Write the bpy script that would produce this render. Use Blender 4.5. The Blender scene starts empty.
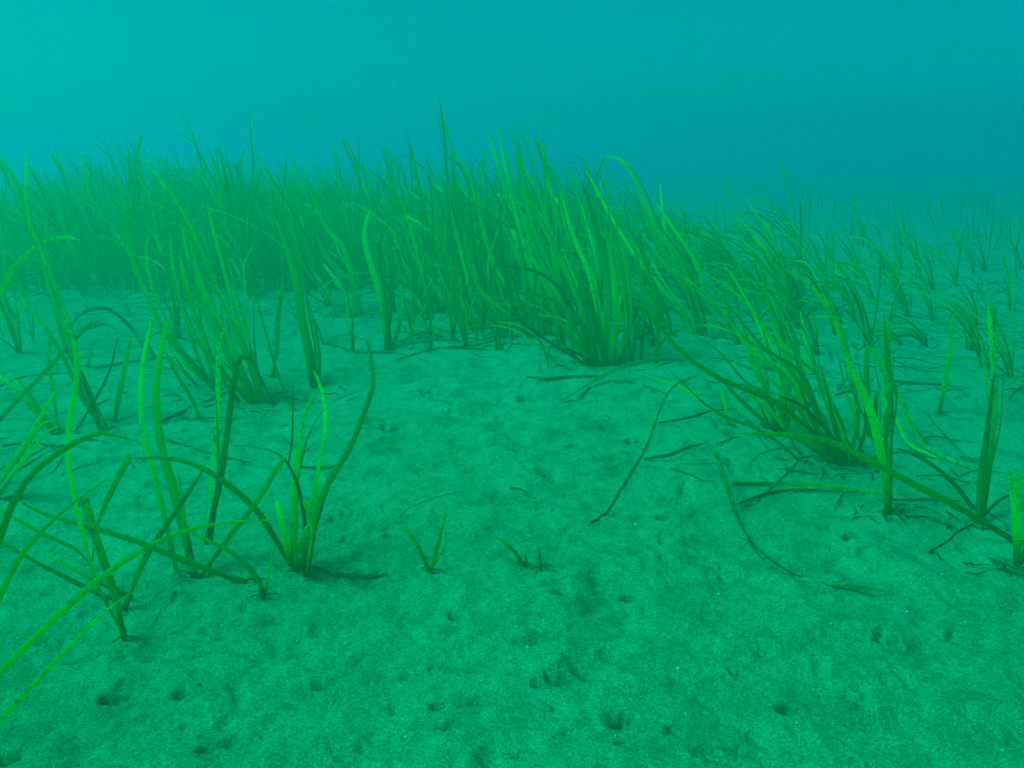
import bpy, math, random
import numpy as np
from mathutils import Vector

random.seed(7)
rng = np.random.default_rng(7)
scene = bpy.context.scene
C = scene.collection
R = math.radians

# ------------------------------------------------------------------ camera
CAM_H, FPX, W, H = 0.50, 850.0, 1024, 768
PITCH = math.atan(234 / FPX)                     # the horizon sits 234 px above the middle
cam_d = bpy.data.cameras.new('camera')
cam = bpy.data.objects.new('camera', cam_d)
C.objects.link(cam)
cam_d.sensor_width = 36
cam_d.lens = 36 * FPX / W
cam_d.clip_start, cam_d.clip_end = 0.02, 500
cam.location = (0, 0, CAM_H)
cam.rotation_euler = (math.pi / 2 - PITCH, 0, 0)
scene.camera = cam

# ------------------------------------------------------------------ daylight filtered by the sea above
SUN_EL, SUN_AZ = R(52), R(-98)                   # high, from the left
world = bpy.data.worlds.new('World')
scene.world = world
world.use_nodes = True
nt = world.node_tree
nt.nodes.clear()
sky = nt.nodes.new('ShaderNodeTexSky')
sky.sky_type = 'NISHITA'
sky.sun_disc = False
sky.sun_elevation = SUN_EL
sky.sun_rotation = SUN_AZ
tint = nt.nodes.new('ShaderNodeMix')
tint.data_type = 'RGBA'
tint.blend_type = 'MULTIPLY'
tint.inputs[0].default_value = 1.0
tint.inputs[7].default_value = (0.0, 0.70, 0.57, 1)     # sea water takes the red
bg = nt.nodes.new('ShaderNodeBackground')
bg.inputs['Strength'].default_value = 0.094
wo = nt.nodes.new('ShaderNodeOutputWorld')
nt.links.new(sky.outputs[0], tint.inputs[6])
nt.links.new(tint.outputs[2], bg.inputs['Color'])
nt.links.new(bg.outputs[0], wo.inputs['Surface'])

sun_d = bpy.data.lights.new('sun', 'SUN')
sun = bpy.data.objects.new('sun', sun_d)
C.objects.link(sun)
sun_d.energy = 4.6
sun_d.angle = R(28)                              # scattered wide by the water
sun_d.color = (0.0, 1.0, 0.45)
sd = Vector((math.sin(SUN_AZ) * math.cos(SUN_EL), math.cos(SUN_AZ) * math.cos(SUN_EL), math.sin(SUN_EL)))
sun.rotation_euler = sd.to_track_quat('Z', 'Y').to_euler()
sun.location = (0, 0, 5)

scene.view_settings.view_transform = 'Standard'
scene.view_settings.look = 'None'
scene.view_settings.exposure = 0.44
scene.view_settings.gamma = 1.0
scene.render.engine = 'CYCLES'
scene.cycles.volume_bounces = 1
scene.cycles.max_bounces = 6
scene.cycles.use_denoising = True

# ------------------------------------------------------------------ pixel <-> place
def ray(px, py):
    dx, dy = (px - W / 2) / FPX, (H / 2 - py) / FPX
    cp, sp = math.cos(PITCH), math.sin(PITCH)
    return Vector((dx, cp + dy * sp, -sp + dy * cp))     # y component is not normalised: depth along the axis is 1

def flat(px, py, z=0.0):
    r = ray(px, py)
    t = (z - CAM_H) / r.z
    return Vector((0, 0, CAM_H)) + r * t

# ------------------------------------------------------------------ sea bed relief
def _hash(ix, iy, s):
    n = (ix * 374761393 + iy * 668265263 + s * 974634777) & 0xffffffff
    n = ((n ^ (n >> 13)) * 1274126177) & 0xffffffff
    return (n ^ (n >> 16)) & 0xffff

def pnoise(x, y, s=0):
    ix, iy = np.floor(x).astype(np.int64), np.floor(y).astype(np.int64)
    fx, fy = x - ix, y - iy
    u, v = fx * fx * fx * (fx * (fx * 6 - 15) + 10), fy * fy * fy * (fy * (fy * 6 - 15) + 10)
    def g(a, b, dx, dy):
        t = _hash(a, b, s) * (2 * math.pi / 65536)
        return np.cos(t) * dx + np.sin(t) * dy
    n00, n10 = g(ix, iy, fx, fy), g(ix + 1, iy, fx - 1, fy)
    n01, n11 = g(ix, iy + 1, fx, fy - 1), g(ix + 1, iy + 1, fx - 1, fy - 1)
    return (n00 * (1 - u) + n10 * u) * (1 - v) + (n01 * (1 - u) + n11 * u) * v

# burrow mouths and hollows seen in the photograph: px, py, half width px, depth mm
PITS = [(457, 612, 10, 11), (347, 612, 3, 3), (573, 449, 10, 9), (610, 464, 12, 7), (526, 402, 9, 6), (634, 447, 11, 6),
        (110, 699, 9, 10), (128, 690, 18, 5), (180, 688, 8, 7), (203, 750, 9, 8), (786, 715, 13, 8), (222, 627, 17, 4),
        (552, 684, 18, 10), (580, 672, 28, 6), (540, 632, 26, 5), (560, 590, 16, 6), (600, 594, 34, 6), (628, 600, 9, 7),
        (622, 727, 15, 9), (564, 738, 7, 5), (738, 676, 10, 7), (752, 543, 6, 5), (886, 640, 14, 5), (620, 658, 22, 5),
        (406, 672, 6, 5), (432, 668, 6, 4), (397, 702, 13, 5), (437, 705, 10, 6), (447, 727, 14, 5), (516, 758, 8, 6),
        (621, 755, 8, 6), (566, 500, 7, 4), (545, 478, 14, 5), (390, 536, 8, 6), (349, 515, 8, 5), (332, 519, 7, 5),
        (349, 540, 8, 4), (450, 556, 8, 4), (750, 641, 8, 4), (765, 655, 9, 4), (722, 570, 7, 4), (723, 582, 7, 4),
        (940, 665, 18, 5), (905, 677, 18, 5), (982, 734, 10, 5), (852, 543, 10, 6), (270, 720, 16, 4), (232, 738, 9, 5),
        (40, 640, 8, 4), (5, 760, 14, 8), (712, 762, 16, 8), (735, 755, 12, 5), (673, 738, 12, 4), (830, 525, 8, 3),
        (663, 521, 10, 6), (665, 545, 9, 4), (636, 518, 5, 4), (600, 468, 20, 3), (690, 365, 26, 9), (925, 585, 6, 3),
        (440, 486, 5, 3), (470, 475, 6, 3), (520, 455, 9, 3), (500, 430, 12, 3), (415, 372, 30, 5), (430, 395, 12, 4),
        (390, 432, 10, 3), (365, 452, 16, 3), (870, 610, 5, 3), (955, 630, 9, 3), (690, 610, 6, 3), (655, 640, 7, 4),
        (860, 700, 22, 4), (905, 723, 20, 3), (300, 640, 20, 3), (280, 590, 16, 4), (330, 572, 20, 7), (375, 574, 16, 6)]
rr = random.Random(3)
for _ in range(260):
    PITS.append((rr.uniform(-80, 1100), rr.uniform(380, 800), rr.uniform(1.8, 3.0 + 3 * rr.random() ** 3), rr.uniform(1.5, 4.5)))
for _ in range(26):
    PITS.append((rr.uniform(-40, 1060), rr.uniform(400, 790), rr.uniform(18, 42), rr.uniform(3, 7)))
MOUNDS = [(480, 590, 60, 7), (640, 560, 70, 7), (400, 650, 80, 6), (700, 620, 90, 7), (560, 655, 34, 6), (575, 700, 50, 6),
          (645, 655, 26, 5), (520, 470, 40, 6), (690, 470, 60, 7), (450, 400, 44, 6), (560, 425, 40, 6), (600, 440, 18, 5),
          (480, 440, 22, 6), (560, 350, 90, 14), (350, 430, 60, 7), (860, 640, 90, 6), (940, 590, 60, 6), (300, 690, 90, 5),
          (540, 375, 40, 8), (700, 400, 50, 8), (280, 560, 30, -6)]
FEAT = []
for k, L in ((-1, PITS), (1, MOUNDS)):
    for px, py, hw, mm in L:
        c = flat(px, py)
        wx = hw * c.length / FPX
        steep = False
        if k < 0 and hw < 16:
            steep = mm >= 6
            mm = max(mm, wx * 1000 * (1.5 if steep else 0.75))
        FEAT.append((c.x, c.y, wx, wx * (rr.uniform(0.75, 1.3) if k > 0 else rr.uniform(0.7, 1.0) if steep else rr.uniform(0.45, 1.0)), rr.uniform(-0.5, 0.5) * (0.4 if steep else 1), k * mm / 1000.0, float(steep)))

def height(x, y):
    x, y = np.asarray(x, float), np.asarray(y, float)
    h = 0.028 * pnoise(x * 1.1 + 3.1, y * 1.1, 1) + 0.014 * pnoise(x * 3.1, y * 3.1 + 7, 2)
    wx, wy = x + 0.03 * pnoise(x * 9, y * 9, 11), y + 0.03 * pnoise(x * 9, y * 9, 12)
    h = h + 0.0135 * pnoise(wx * 8, wy * 9, 3) + 0.006 * np.abs(pnoise(wx * 16 + 4, wy * 19, 9))
    a, b = wx * 0.92 + wy * 0.38, -wx * 0.38 + wy * 0.92          # faint ripples drawn out by the current
    h = h + 0.0060 * pnoise(a * 14, b * 24, 4) + 0.0034 * pnoise(a * 34, b * 52, 5)
    h = h + 0.0026 * pnoise(x * 70 + y * 20, y * 95, 6) + 0.0014 * pnoise(x * 170, y * 200, 8)
    # scattered little dimples, sharper than the noise
    d = pnoise(x * 21 + 9, y * 24, 21)
    h = h - 0.012 * np.clip(d - 0.36, 0, 1) * 3
    return h

def feature(x, y, f):
    cx, cy, ax, ay, rot, dz, steep = f
    k = (0.35 if steep else 0.7) * ax
    xx, yy = x - cx + k * pnoise(x / ax * 0.9, y / ax * 0.9, 41) * 1.6 + 0.5 * k * pnoise(x / ax * 2.3, y / ax * 2.3, 42), y - cy + k * pnoise(x / ax * 0.9, y / ax * 0.9, 43) * 1.6 + 0.5 * k * pnoise(x / ax * 2.3, y / ax * 2.3, 44)
    p, q = (xx * math.cos(rot) + yy * math.sin(rot)) / ax, (-xx * math.sin(rot) + yy * math.cos(rot)) / ay
    r2 = p * p + q * q
    if dz < 0:
        return dz * np.exp(-(r2 * (1.5 if steep else 1)) ** (3.0 if steep else 1.5)) - 0.13 * dz * np.exp(-(np.sqrt(r2) - 1.6) ** 2 * 3.5)
    return dz * np.exp(-r2)

_F = np.array(FEAT)
def gz(x, y):
    X1, Y1 = np.array([x]), np.array([y])
    z = float(height(X1, Y1)[0])
    m = 3 * np.maximum(_F[:, 2], _F[:, 3])
    for f in _F[(np.abs(_F[:, 0] - x) < m) & (np.abs(_F[:, 1] - y) < m)]:
        z += float(feature(X1, Y1, f)[0])
    return z

def on_bed(px, py, lift=0.0):
    p = flat(px, py)
    for _ in range(3):
        p = flat(px, py, gz(p.x, p.y) + lift)
    return p

# ------------------------------------------------------------------ materials
def new_mat(name):
    m = bpy.data.materials.new(name)
    m.use_nodes = True
    n = m.node_tree
    b = n.nodes['Principled BSDF']
    return m, n, b, n.nodes['Material Output']

def N(n, kind, **kw):
    x = n.nodes.new(kind)
    for k, v in kw.items():
        if k.startswith('i_'):
            x.inputs[k[2:].replace('_', ' ')].default_value = v
        else:
            setattr(x, k, v)
    return x

def ramp(n, fac, stops):
    r = n.nodes.new('ShaderNodeValToRGB')
    e = r.color_ramp.elements
    while len(e) < len(stops):
        e.new(0.5)
    for el, (p, c) in zip(e, stops):
        el.position = p
        el.color = (*c, 1) if len(c) == 3 else c
    n.links.new(fac, r.inputs[0])
    return r.outputs[0]

def mixc(n, fac, a, b, mode='MIX'):
    m = n.nodes.new('ShaderNodeMix')
    m.data_type = 'RGBA'
    m.blend_type = mode
    for sock, v in ((0, fac), (6, a), (7, b)):
        if hasattr(v, 'is_linked') or hasattr(v, 'links'):
            n.links.new(v, m.inputs[sock])
        else:
            m.inputs[sock].default_value = v if sock == 0 else (*v, 1)
    return m.outputs[2]

def sand_material():
    m, n, b, out = new_mat('silty_sand')
    geo = N(n, 'ShaderNodeNewGeometry')
    P = geo.outputs['Position']
    def noise(scale, detail=3, rough=0.6):
        t = N(n, 'ShaderNodeTexNoise')
        t.inputs['Scale'].default_value = scale
        t.inputs['Detail'].default_value = detail
        t.inputs['Roughness'].default_value = rough
        n.links.new(P, t.inputs['Vector'])
        return t.outputs['Fac']
    big = noise(2.2, 5)
    col = ramp(n, big, [(0.30, (0.43, 0.42, 0.195)), (0.70, (0.50, 0.48, 0.240))])
    mid = ramp(n, noise(17, 5, 0.65), [(0.30, (0.66, 0.66, 0.62)), (0.52, (1, 1, 1)), (0.75, (1.06, 1.06, 1.06))])
    col = mixc(n, 1.0, col, mid, 'MULTIPLY')
    fine = ramp(n, noise(420, 3, 0.8), [(0.30, (0.50, 0.50, 0.44)), (0.48, (1, 1, 1)), (0.66, (1.55, 1.55, 1.70))])
    col = mixc(n, 1.0, col, fine, 'MULTIPLY')
    at = N(n, 'ShaderNodeAttribute', attribute_name='film_shade')
    fm = N(n, 'ShaderNodeMath', operation='MULTIPLY')
    n.links.new(at.outputs['Fac'], fm.inputs[0])
    n.links.new(ramp(n, noise(110, 5, 0.8), [(0.40, (0.05, 0.05, 0.05)), (0.58, (1, 1, 1))]), fm.inputs[1])
    col = mixc(n, fm.outputs[0], col, (0.10, 0.13, 0.05))
    n.links.new(col, b.inputs['Base Color'])
    b.inputs['Roughness'].default_value = 0.95
    b.inputs['Specular IOR Level'].default_value = 0.1
    b1 = N(n, 'ShaderNodeBump'); b1.inputs['Strength'].default_value = 1.0; b1.inputs['Distance'].default_value = 0.0075
    n.links.new(noise(150, 5, 0.75), b1.inputs['Height'])
    b2 = N(n, 'ShaderNodeBump'); b2.inputs['Strength'].default_value = 0.9; b2.inputs['Distance'].default_value = 0.0020
    n.links.new(noise(430, 4, 0.9), b2.inputs['Height'])
    n.links.new(b1.outputs[0], b2.inputs['Normal'])
    n.links.new(b2.outputs[0], b.inputs['Normal'])
    return m

def blade_material(name, base, mid, tip, fur=0.35, transl=0.45, crust=(0.34, 0.42, 0.26)):
    """eelgrass: v runs from root to tip, u across the blade; crust is the pale growth on old tips"""
    m, n, b, out = new_mat(name)
    uv = N(n, 'ShaderNodeUVMap', uv_map='UVMap')
    sep = N(n, 'ShaderNodeSeparateXYZ')
    n.links.new(uv.outputs[0], sep.inputs[0])
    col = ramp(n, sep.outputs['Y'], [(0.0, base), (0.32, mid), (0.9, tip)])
    info = N(n, 'ShaderNodeObjectInfo')
    var = ramp(n, info.outputs['Random'], [(0.0, (0.70, 0.74, 0.60)), (0.4, (1.0, 1.0, 0.8)), (1.0, (1.3, 1.3, 0.7))])
    col = mixc(n, 1.0, col, var, 'MULTIPLY')
    # long veins
    wv = N(n, 'ShaderNodeTexWave')
    wv.bands_direction = 'X'
    wv.inputs['Scale'].default_value = 1.6
    wv.inputs['Distortion'].default_value = 0.4
    n.links.new(uv.outputs[0], wv.inputs['Vector'])
    col = mixc(n, 1.0, col, ramp(n, wv.outputs['Fac'], [(0.0, (0.84, 0.86, 0.84)), (1.0, (1.06, 1.06, 1.06))]), 'MULTIPLY')
    geo = N(n, 'ShaderNodeNewGeometry')
    t = N(n, 'ShaderNodeTexNoise')
    t.inputs['Scale'].default_value = 210
    t.inputs['Detail'].default_value = 3
    n.links.new(geo.outputs['Position'], t.inputs['Vector'])
    t2 = N(n, 'ShaderNodeTexNoise')
    t2.inputs['Scale'].default_value = 14
    n.links.new(geo.outputs['Position'], t2.inputs['Vector'])
    a = N(n, 'ShaderNodeMath', operation='MULTIPLY')
    n.links.new(ramp(n, t.outputs['Fac'], [(0.44, (0, 0, 0)), (0.60, (1, 1, 1))]), a.inputs[0])
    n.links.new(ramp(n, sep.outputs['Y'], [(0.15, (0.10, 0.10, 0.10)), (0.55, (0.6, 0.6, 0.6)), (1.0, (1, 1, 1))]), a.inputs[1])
    c = N(n, 'ShaderNodeMath', operation='MULTIPLY')
    n.links.new(a.outputs[0], c.inputs[0])
    n.links.new(ramp(n, t2.outputs['Fac'], [(0.40, (0, 0, 0)), (0.62, (1, 1, 1))]), c.inputs[1])
    d = N(n, 'ShaderNodeMath', operation='MULTIPLY')
    n.links.new(c.outputs[0], d.inputs[0])
    d.inputs[1].default_value = min(1.0, fur * 1.6)
    col = mixc(n, d.outputs[0], col, crust)
    t3 = N(n, 'ShaderNodeTexNoise')
    t3.inputs['Scale'].default_value = 95
    t3.inputs['Detail'].default_value = 4
    t3.inputs['Roughness'].default_value = 0.8
    n.links.new(geo.outputs['Position'], t3.inputs['Vector'])
    col = mixc(n, ramp(n, t3.outputs['Fac'], [(0.54, (0, 0, 0)), (0.72, (min(.6, fur), min(.6, fur), min(.6, fur)))]), col, (0.06, 0.10, 0.02))
    n.links.new(col, b.inputs['Base Color'])
    b.inputs['Roughness'].default_value = 0.62
    b.inputs['Specular IOR Level'].default_value = 0.2
    bp = N(n, 'ShaderNodeBump'); bp.inputs['Strength'].default_value = 0.4; bp.inputs['Distance'].default_value = 0.001
    n.links.new(t.outputs['Fac'], bp.inputs['Height'])
    n.links.new(bp.outputs[0], b.inputs['Normal'])
    tr = N(n, 'ShaderNodeBsdfTranslucent')
    n.links.new(col, tr.inputs['Color'])
    mx = N(n, 'ShaderNodeMixShader')
    mx.inputs[0].default_value = transl
    n.links.new(b.outputs[0], mx.inputs[1])
    n.links.new(tr.outputs[0], mx.inputs[2])
    n.links.new(mx.outputs[0], out.inputs['Surface'])
    return m

MAT = {
    'sand': sand_material(),
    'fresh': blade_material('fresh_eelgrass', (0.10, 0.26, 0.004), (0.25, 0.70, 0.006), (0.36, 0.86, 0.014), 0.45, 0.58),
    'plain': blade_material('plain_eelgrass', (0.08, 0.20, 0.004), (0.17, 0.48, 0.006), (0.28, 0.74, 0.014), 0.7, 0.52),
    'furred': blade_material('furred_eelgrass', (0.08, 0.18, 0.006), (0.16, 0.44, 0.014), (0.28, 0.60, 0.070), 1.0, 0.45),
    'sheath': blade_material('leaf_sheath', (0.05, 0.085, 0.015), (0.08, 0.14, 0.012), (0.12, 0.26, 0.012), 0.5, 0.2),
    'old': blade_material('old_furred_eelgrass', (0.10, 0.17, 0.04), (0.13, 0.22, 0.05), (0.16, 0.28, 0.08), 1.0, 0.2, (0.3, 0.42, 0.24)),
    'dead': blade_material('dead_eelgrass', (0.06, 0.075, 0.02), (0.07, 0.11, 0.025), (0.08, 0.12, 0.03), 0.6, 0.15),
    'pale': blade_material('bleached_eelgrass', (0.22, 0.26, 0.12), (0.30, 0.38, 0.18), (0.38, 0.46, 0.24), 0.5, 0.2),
}

# ------------------------------------------------------------------ mesh helpers
def tagged(o, label=None, cat=None, group=None, kind=None):
    for k, v in (('label', label), ('category', cat), ('group', group), ('kind', kind)):
        if v:
            o[k] = v
    return o

def spline(P, n):
    P = [Vector(p) for p in P]
    if len(P) == 2:
        P.insert(1, (P[0] + P[1]) / 2)
    Q = [2 * P[0] - P[1]] + P + [2 * P[-1] - P[-2]]
    seg = [(P[i + 1] - P[i]).length for i in range(len(P) - 1)]
    tot = sum(seg) or 1e-6
    out = []
    for k in range(n + 1):
        s = tot * k / n
        i = 0
        while i < len(seg) - 1 and s > seg[i]:
            s -= seg[i]
            i += 1
        t = min(1.0, s / max(seg[i], 1e-9))
        a, b, c, d = Q[i], Q[i + 1], Q[i + 2], Q[i + 3]
        out.append(0.5 * ((2 * b) + (c - a) * t + (2 * a - 5 * b + 4 * c - d) * t * t + (3 * b - a - 3 * c + d) * t ** 3))
    return out, tot

class Soup:
    """vertices, quads and uvs collected for one mesh"""
    def __init__(s):
        s.v, s.f, s.uv = [], [], []
    def blade(s, P, w, n=16, face=0.0, twist=0.6, tip='round', thick=0.04, cup=0.10, wob=0.0, base=0.75):
        pts, L = spline(P, n)
        rd = random.random() * 6.28
        rings = []
        for i, p in enumerate(pts):
            t = i / n
            tg = (pts[min(i + 1, n)] - pts[max(i - 1, 0)])
            tg = tg.normalized() if tg.length > 1e-9 else Vector((0, 0, 1))
            a = face + twist * (t - 0.5) + 0.25 * math.sin(5 * t + rd)
            nrm = Vector((math.sin(a), -math.cos(a), 0.25))
            side = tg.cross(nrm)
            if side.length < 0.05:
                side = tg.cross(Vector((1, 0, 0.2)))
            side.normalize()
            up = side.cross(tg).normalized()
            k = base + (1 - base) * min(1, t * 3.5)
            if tip == 'round':
                k *= 1 - 0.42 * max(0.0, (t - 0.35) / 0.65)
                k *= math.sqrt(max(0.0, 1 - max(0.0, (t - 0.80) / 0.20) ** 2)) if t > 0.80 else 1
                k = max(k, 0.06)
            elif tip == 'sharp':
                k *= 1 - 0.93 * max(0.0, (t - 0.45) / 0.55) ** 1.3
            else:
                k *= 1 if t < 0.985 else 0.8
            hw = w * 0.5 * k
            th = max(0.00015, w * thick * 0.5 * (1.4 - t))
            if wob:
                p = p + side * (math.sin(17 * t + rd) * wob * w) + up * (math.cos(13 * t + rd) * wob * w)
            b = len(s.v)
            l, r = p - side * hw - up * cup * hw, p + side * hw - up * cup * hw
            s.v += [l, p + up * th, r, l, p - up * th, r]
            rings.append((b, t))
        for (a, ta), (b, tb) in zip(rings, rings[1:]):
            for j, u0, u1 in ((0, 0, .5), (1, .5, 1)):
                s.f.append((a + j, a + j + 1, b + j + 1, b + j))
                s.uv += [(u0, ta), (u1, ta), (u1, tb), (u0, tb)]
                s.f.append((a + j + 4, a + j + 3, b + j + 3, b + j + 4))
                s.uv += [(u1, ta), (u0, ta), (u0, tb), (u1, tb)]
        return pts
    def mesh(s, name, mat):
        me = bpy.data.meshes.new(name)
        me.from_pydata([tuple(v) for v in s.v], [], s.f)
        uv = me.uv_layers.new(name='UVMap')
        uv.data.foreach_set('uv', np.array(s.uv, dtype=np.float32).ravel())
        me.polygons.foreach_set('use_smooth', [True] * len(me.polygons))
        me.materials.append(mat)
        me.update()
        return me

def link(name, me, parent=None):
    o = bpy.data.objects.new(name, me)
    C.objects.link(o)
    if parent:
        o.parent = parent
    return o

# ------------------------------------------------------------------ the sea bed
def axis(lo, hi, dense_lo, dense_hi, step, grow):
    a = [dense_lo]
    while a[-1] < dense_hi:
        a.append(a[-1] + step)
    s = step
    while a[-1] < hi:
        s *= grow
        a.append(a[-1] + s)
    s, left = step, [dense_lo]
    while left[-1] > lo:
        s *= grow
        left.append(left[-1] - s)
    return np.array(left[:0:-1] + a)

xs = axis(-70, 70, -0.72, 0.72, 0.0027, 1.017)
ya = [0.42]
while ya[-1] < 4.5:
    ya.append(ya[-1] + 0.0023 + 0.0040 * (ya[-1] - 0.42))
s_ = ya[-1] - ya[-2]
while ya[-1] < 90:
    s_ *= 1.05
    ya.append(ya[-1] + s_)
s_, yb = 0.004, [0.42]
while yb[-1] > -30:
    s_ *= 1.12
    yb.append(yb[-1] - s_)
ys = np.array(yb[:0:-1] + ya)
X, Y = np.meshgrid(xs, ys)
Z = height(X, Y)
for f in FEAT:
    m = 3 * max(f[2], f[3])
    i0, i1 = np.searchsorted(xs, (f[0] - m, f[0] + m))
    j0, j1 = np.searchsorted(ys, (f[1] - m, f[1] + m))
    if i1 > i0 and j1 > j0:
        Z[j0:j1, i0:i1] += feature(X[j0:j1, i0:i1], Y[j0:j1, i0:i1], f)
nx, ny = len(xs), len(ys)
me = bpy.data.meshes.new('sea_bed')
me.vertices.add(nx * ny)
me.vertices.foreach_set('co', np.stack([X, Y, Z], -1).astype(np.float32).ravel())
ii, jj = np.meshgrid(np.arange(nx - 1), np.arange(ny - 1))
b0 = (jj * nx + ii).ravel()
quads = np.stack([b0, b0 + 1, b0 + nx + 1, b0 + nx], -1).astype(np.int32)
me.loops.add(quads.size)
me.loops.foreach_set('vertex_index', quads.ravel())
me.polygons.add(len(quads))
me.polygons.foreach_set('loop_start', np.arange(0, quads.size, 4, dtype=np.int32))
me.polygons.foreach_set('use_smooth', np.ones(len(quads), dtype=bool))
me.update(calc_edges=True)
# brown algae and rotted leaf in patches, plus darker hollows and painted foot shadows
FILM_SHADE = [(375, 452, 16, .5), (470, 412, 14, .6), (430, 422, 13, .5), (600, 432, 14, .5), (690, 362, 30, .9), (415, 372, 26, .5), (485, 407, 10, .5),
        (540, 635, 28, .55), (560, 678, 24, .7), (590, 670, 26, .5), (600, 594, 30, .6), (500, 385, 12, .5), (610, 350, 40, .8),
        (620, 658, 24, .4), (290, 595, 40, .35), (850, 480, 60, .5), (250, 390, 40, .5), (110, 690, 20, .4), (720, 760, 28, .5),
        (350, 574, 44, .7), (540, 568, 18, .4), (440, 727, 20, .4), (622, 727, 18, .5), (670, 735, 20, .4), (575, 570, 16, .3)]  # shadow painted at the feet of the middle clump and tiny sprig
film_shade = np.zeros_like(X)
WX, WY = 0.05 * pnoise(X * 12, Y * 12, 51) + 0.03 * pnoise(X * 30, Y * 30, 52), 0.05 * pnoise(X * 12, Y * 12, 53) + 0.03 * pnoise(X * 30, Y * 30, 54)
for px, py, hw, k in FILM_SHADE:
    c = flat(px, py)
    r = hw * c.length / FPX
    film_shade = np.maximum(film_shade, k * np.exp(-(((X + WX - c.x) / r) ** 2 + ((Y + WY - c.y) / (r * 1.3)) ** 2) ** 1.2))
litter_zone = np.clip((Y - 2.15 - 0.22 * X) / 0.5, 0, 1) * np.clip((1.6 - X) / 0.8, 0, 1)
film_shade = np.maximum(film_shade, litter_zone * (0.45 + 0.5 * pnoise(X * 5, Y * 4, 31)))
film_shade = np.maximum(film_shade, 0.8 * np.clip(pnoise(X * 3.3 + 5, Y * 4.0, 33) - 0.22, 0, 1))
at = me.attributes.new('film_shade', 'FLOAT', 'POINT')
at.data.foreach_set('value', np.clip(film_shade, 0, 1).astype(np.float32).ravel())
me.materials.append(MAT['sand'])
tagged(link('sea_bed', me), kind='structure')

# ------------------------------------------------------------------ eelgrass seen one by one
def px_blade(root_depth, pts, wpx, lean):
    """sampled outline of a blade -> points in space: it stands at the depth of its root and leans a little to or from us"""
    out, n = [], len(pts)
    acc, tot = [0.0], 0.0
    for a, b in zip(pts, pts[1:]):
        tot += math.hypot(b[0] - a[0], b[1] - a[1])
        acc.append(tot)
    for k, (px, py) in enumerate(pts):
        d = root_depth * (1 + lean * (acc[k] / max(tot, 1)) ** 1.3)
        r = ray(px, py)
        p = Vector((0, 0, CAM_H)) + r * d
        g = gz(p.x, p.y) + (0.003 if k else -0.012)
        if k and p.z < g and r.z < 0:
            p = on_bed(px, py, 0.004)
        out.append(p)
    return out

def add_blade(parent, origin, P, w, mat, tip='round', twist=0.6, face=None, n=18, label=None, cup=0.12, thick=0.05):
    s = Soup()
    off = Vector(origin)
    s.blade([p - off for p in P], w, n=n, face=random.uniform(-0.7, 0.7) if face is None else face, twist=twist, tip=tip, cup=cup, thick=thick)
    o = link('blade', s.mesh('blade', MAT[mat]), parent)
    if label:
        o['label'] = label
    return o

def fuzz_on(parent, origin, P, w, t0, t1, count, seed):
    """short threads of algae growing out of an old blade"""
    r = random.Random(seed)
    s = Soup()
    pts, L = spline([p - Vector(origin) for p in P], 60)
    for _ in range(count):
        t = r.uniform(t0, t1)
        p = pts[min(60, int(t * 60))]
        d = Vector((r.gauss(0, 1), r.gauss(0, 0.7), r.gauss(0, 1))).normalized()
        q = p + d * w * r.uniform(0.5, 1.25) + Vector((0, 0, 0.001))
        m = (p + q) / 2 + Vector((r.gauss(0, 1), r.gauss(0, 1), r.gauss(0, 1))) * w * 0.15
        s.blade([p, m, q], w * 0.10, n=3, tip='sharp', thick=0.5)
    o = link('algae_fuzz', s.mesh('algae_fuzz', MAT['pale']), parent)
    o['kind'] = 'stuff'
    return o

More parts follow.
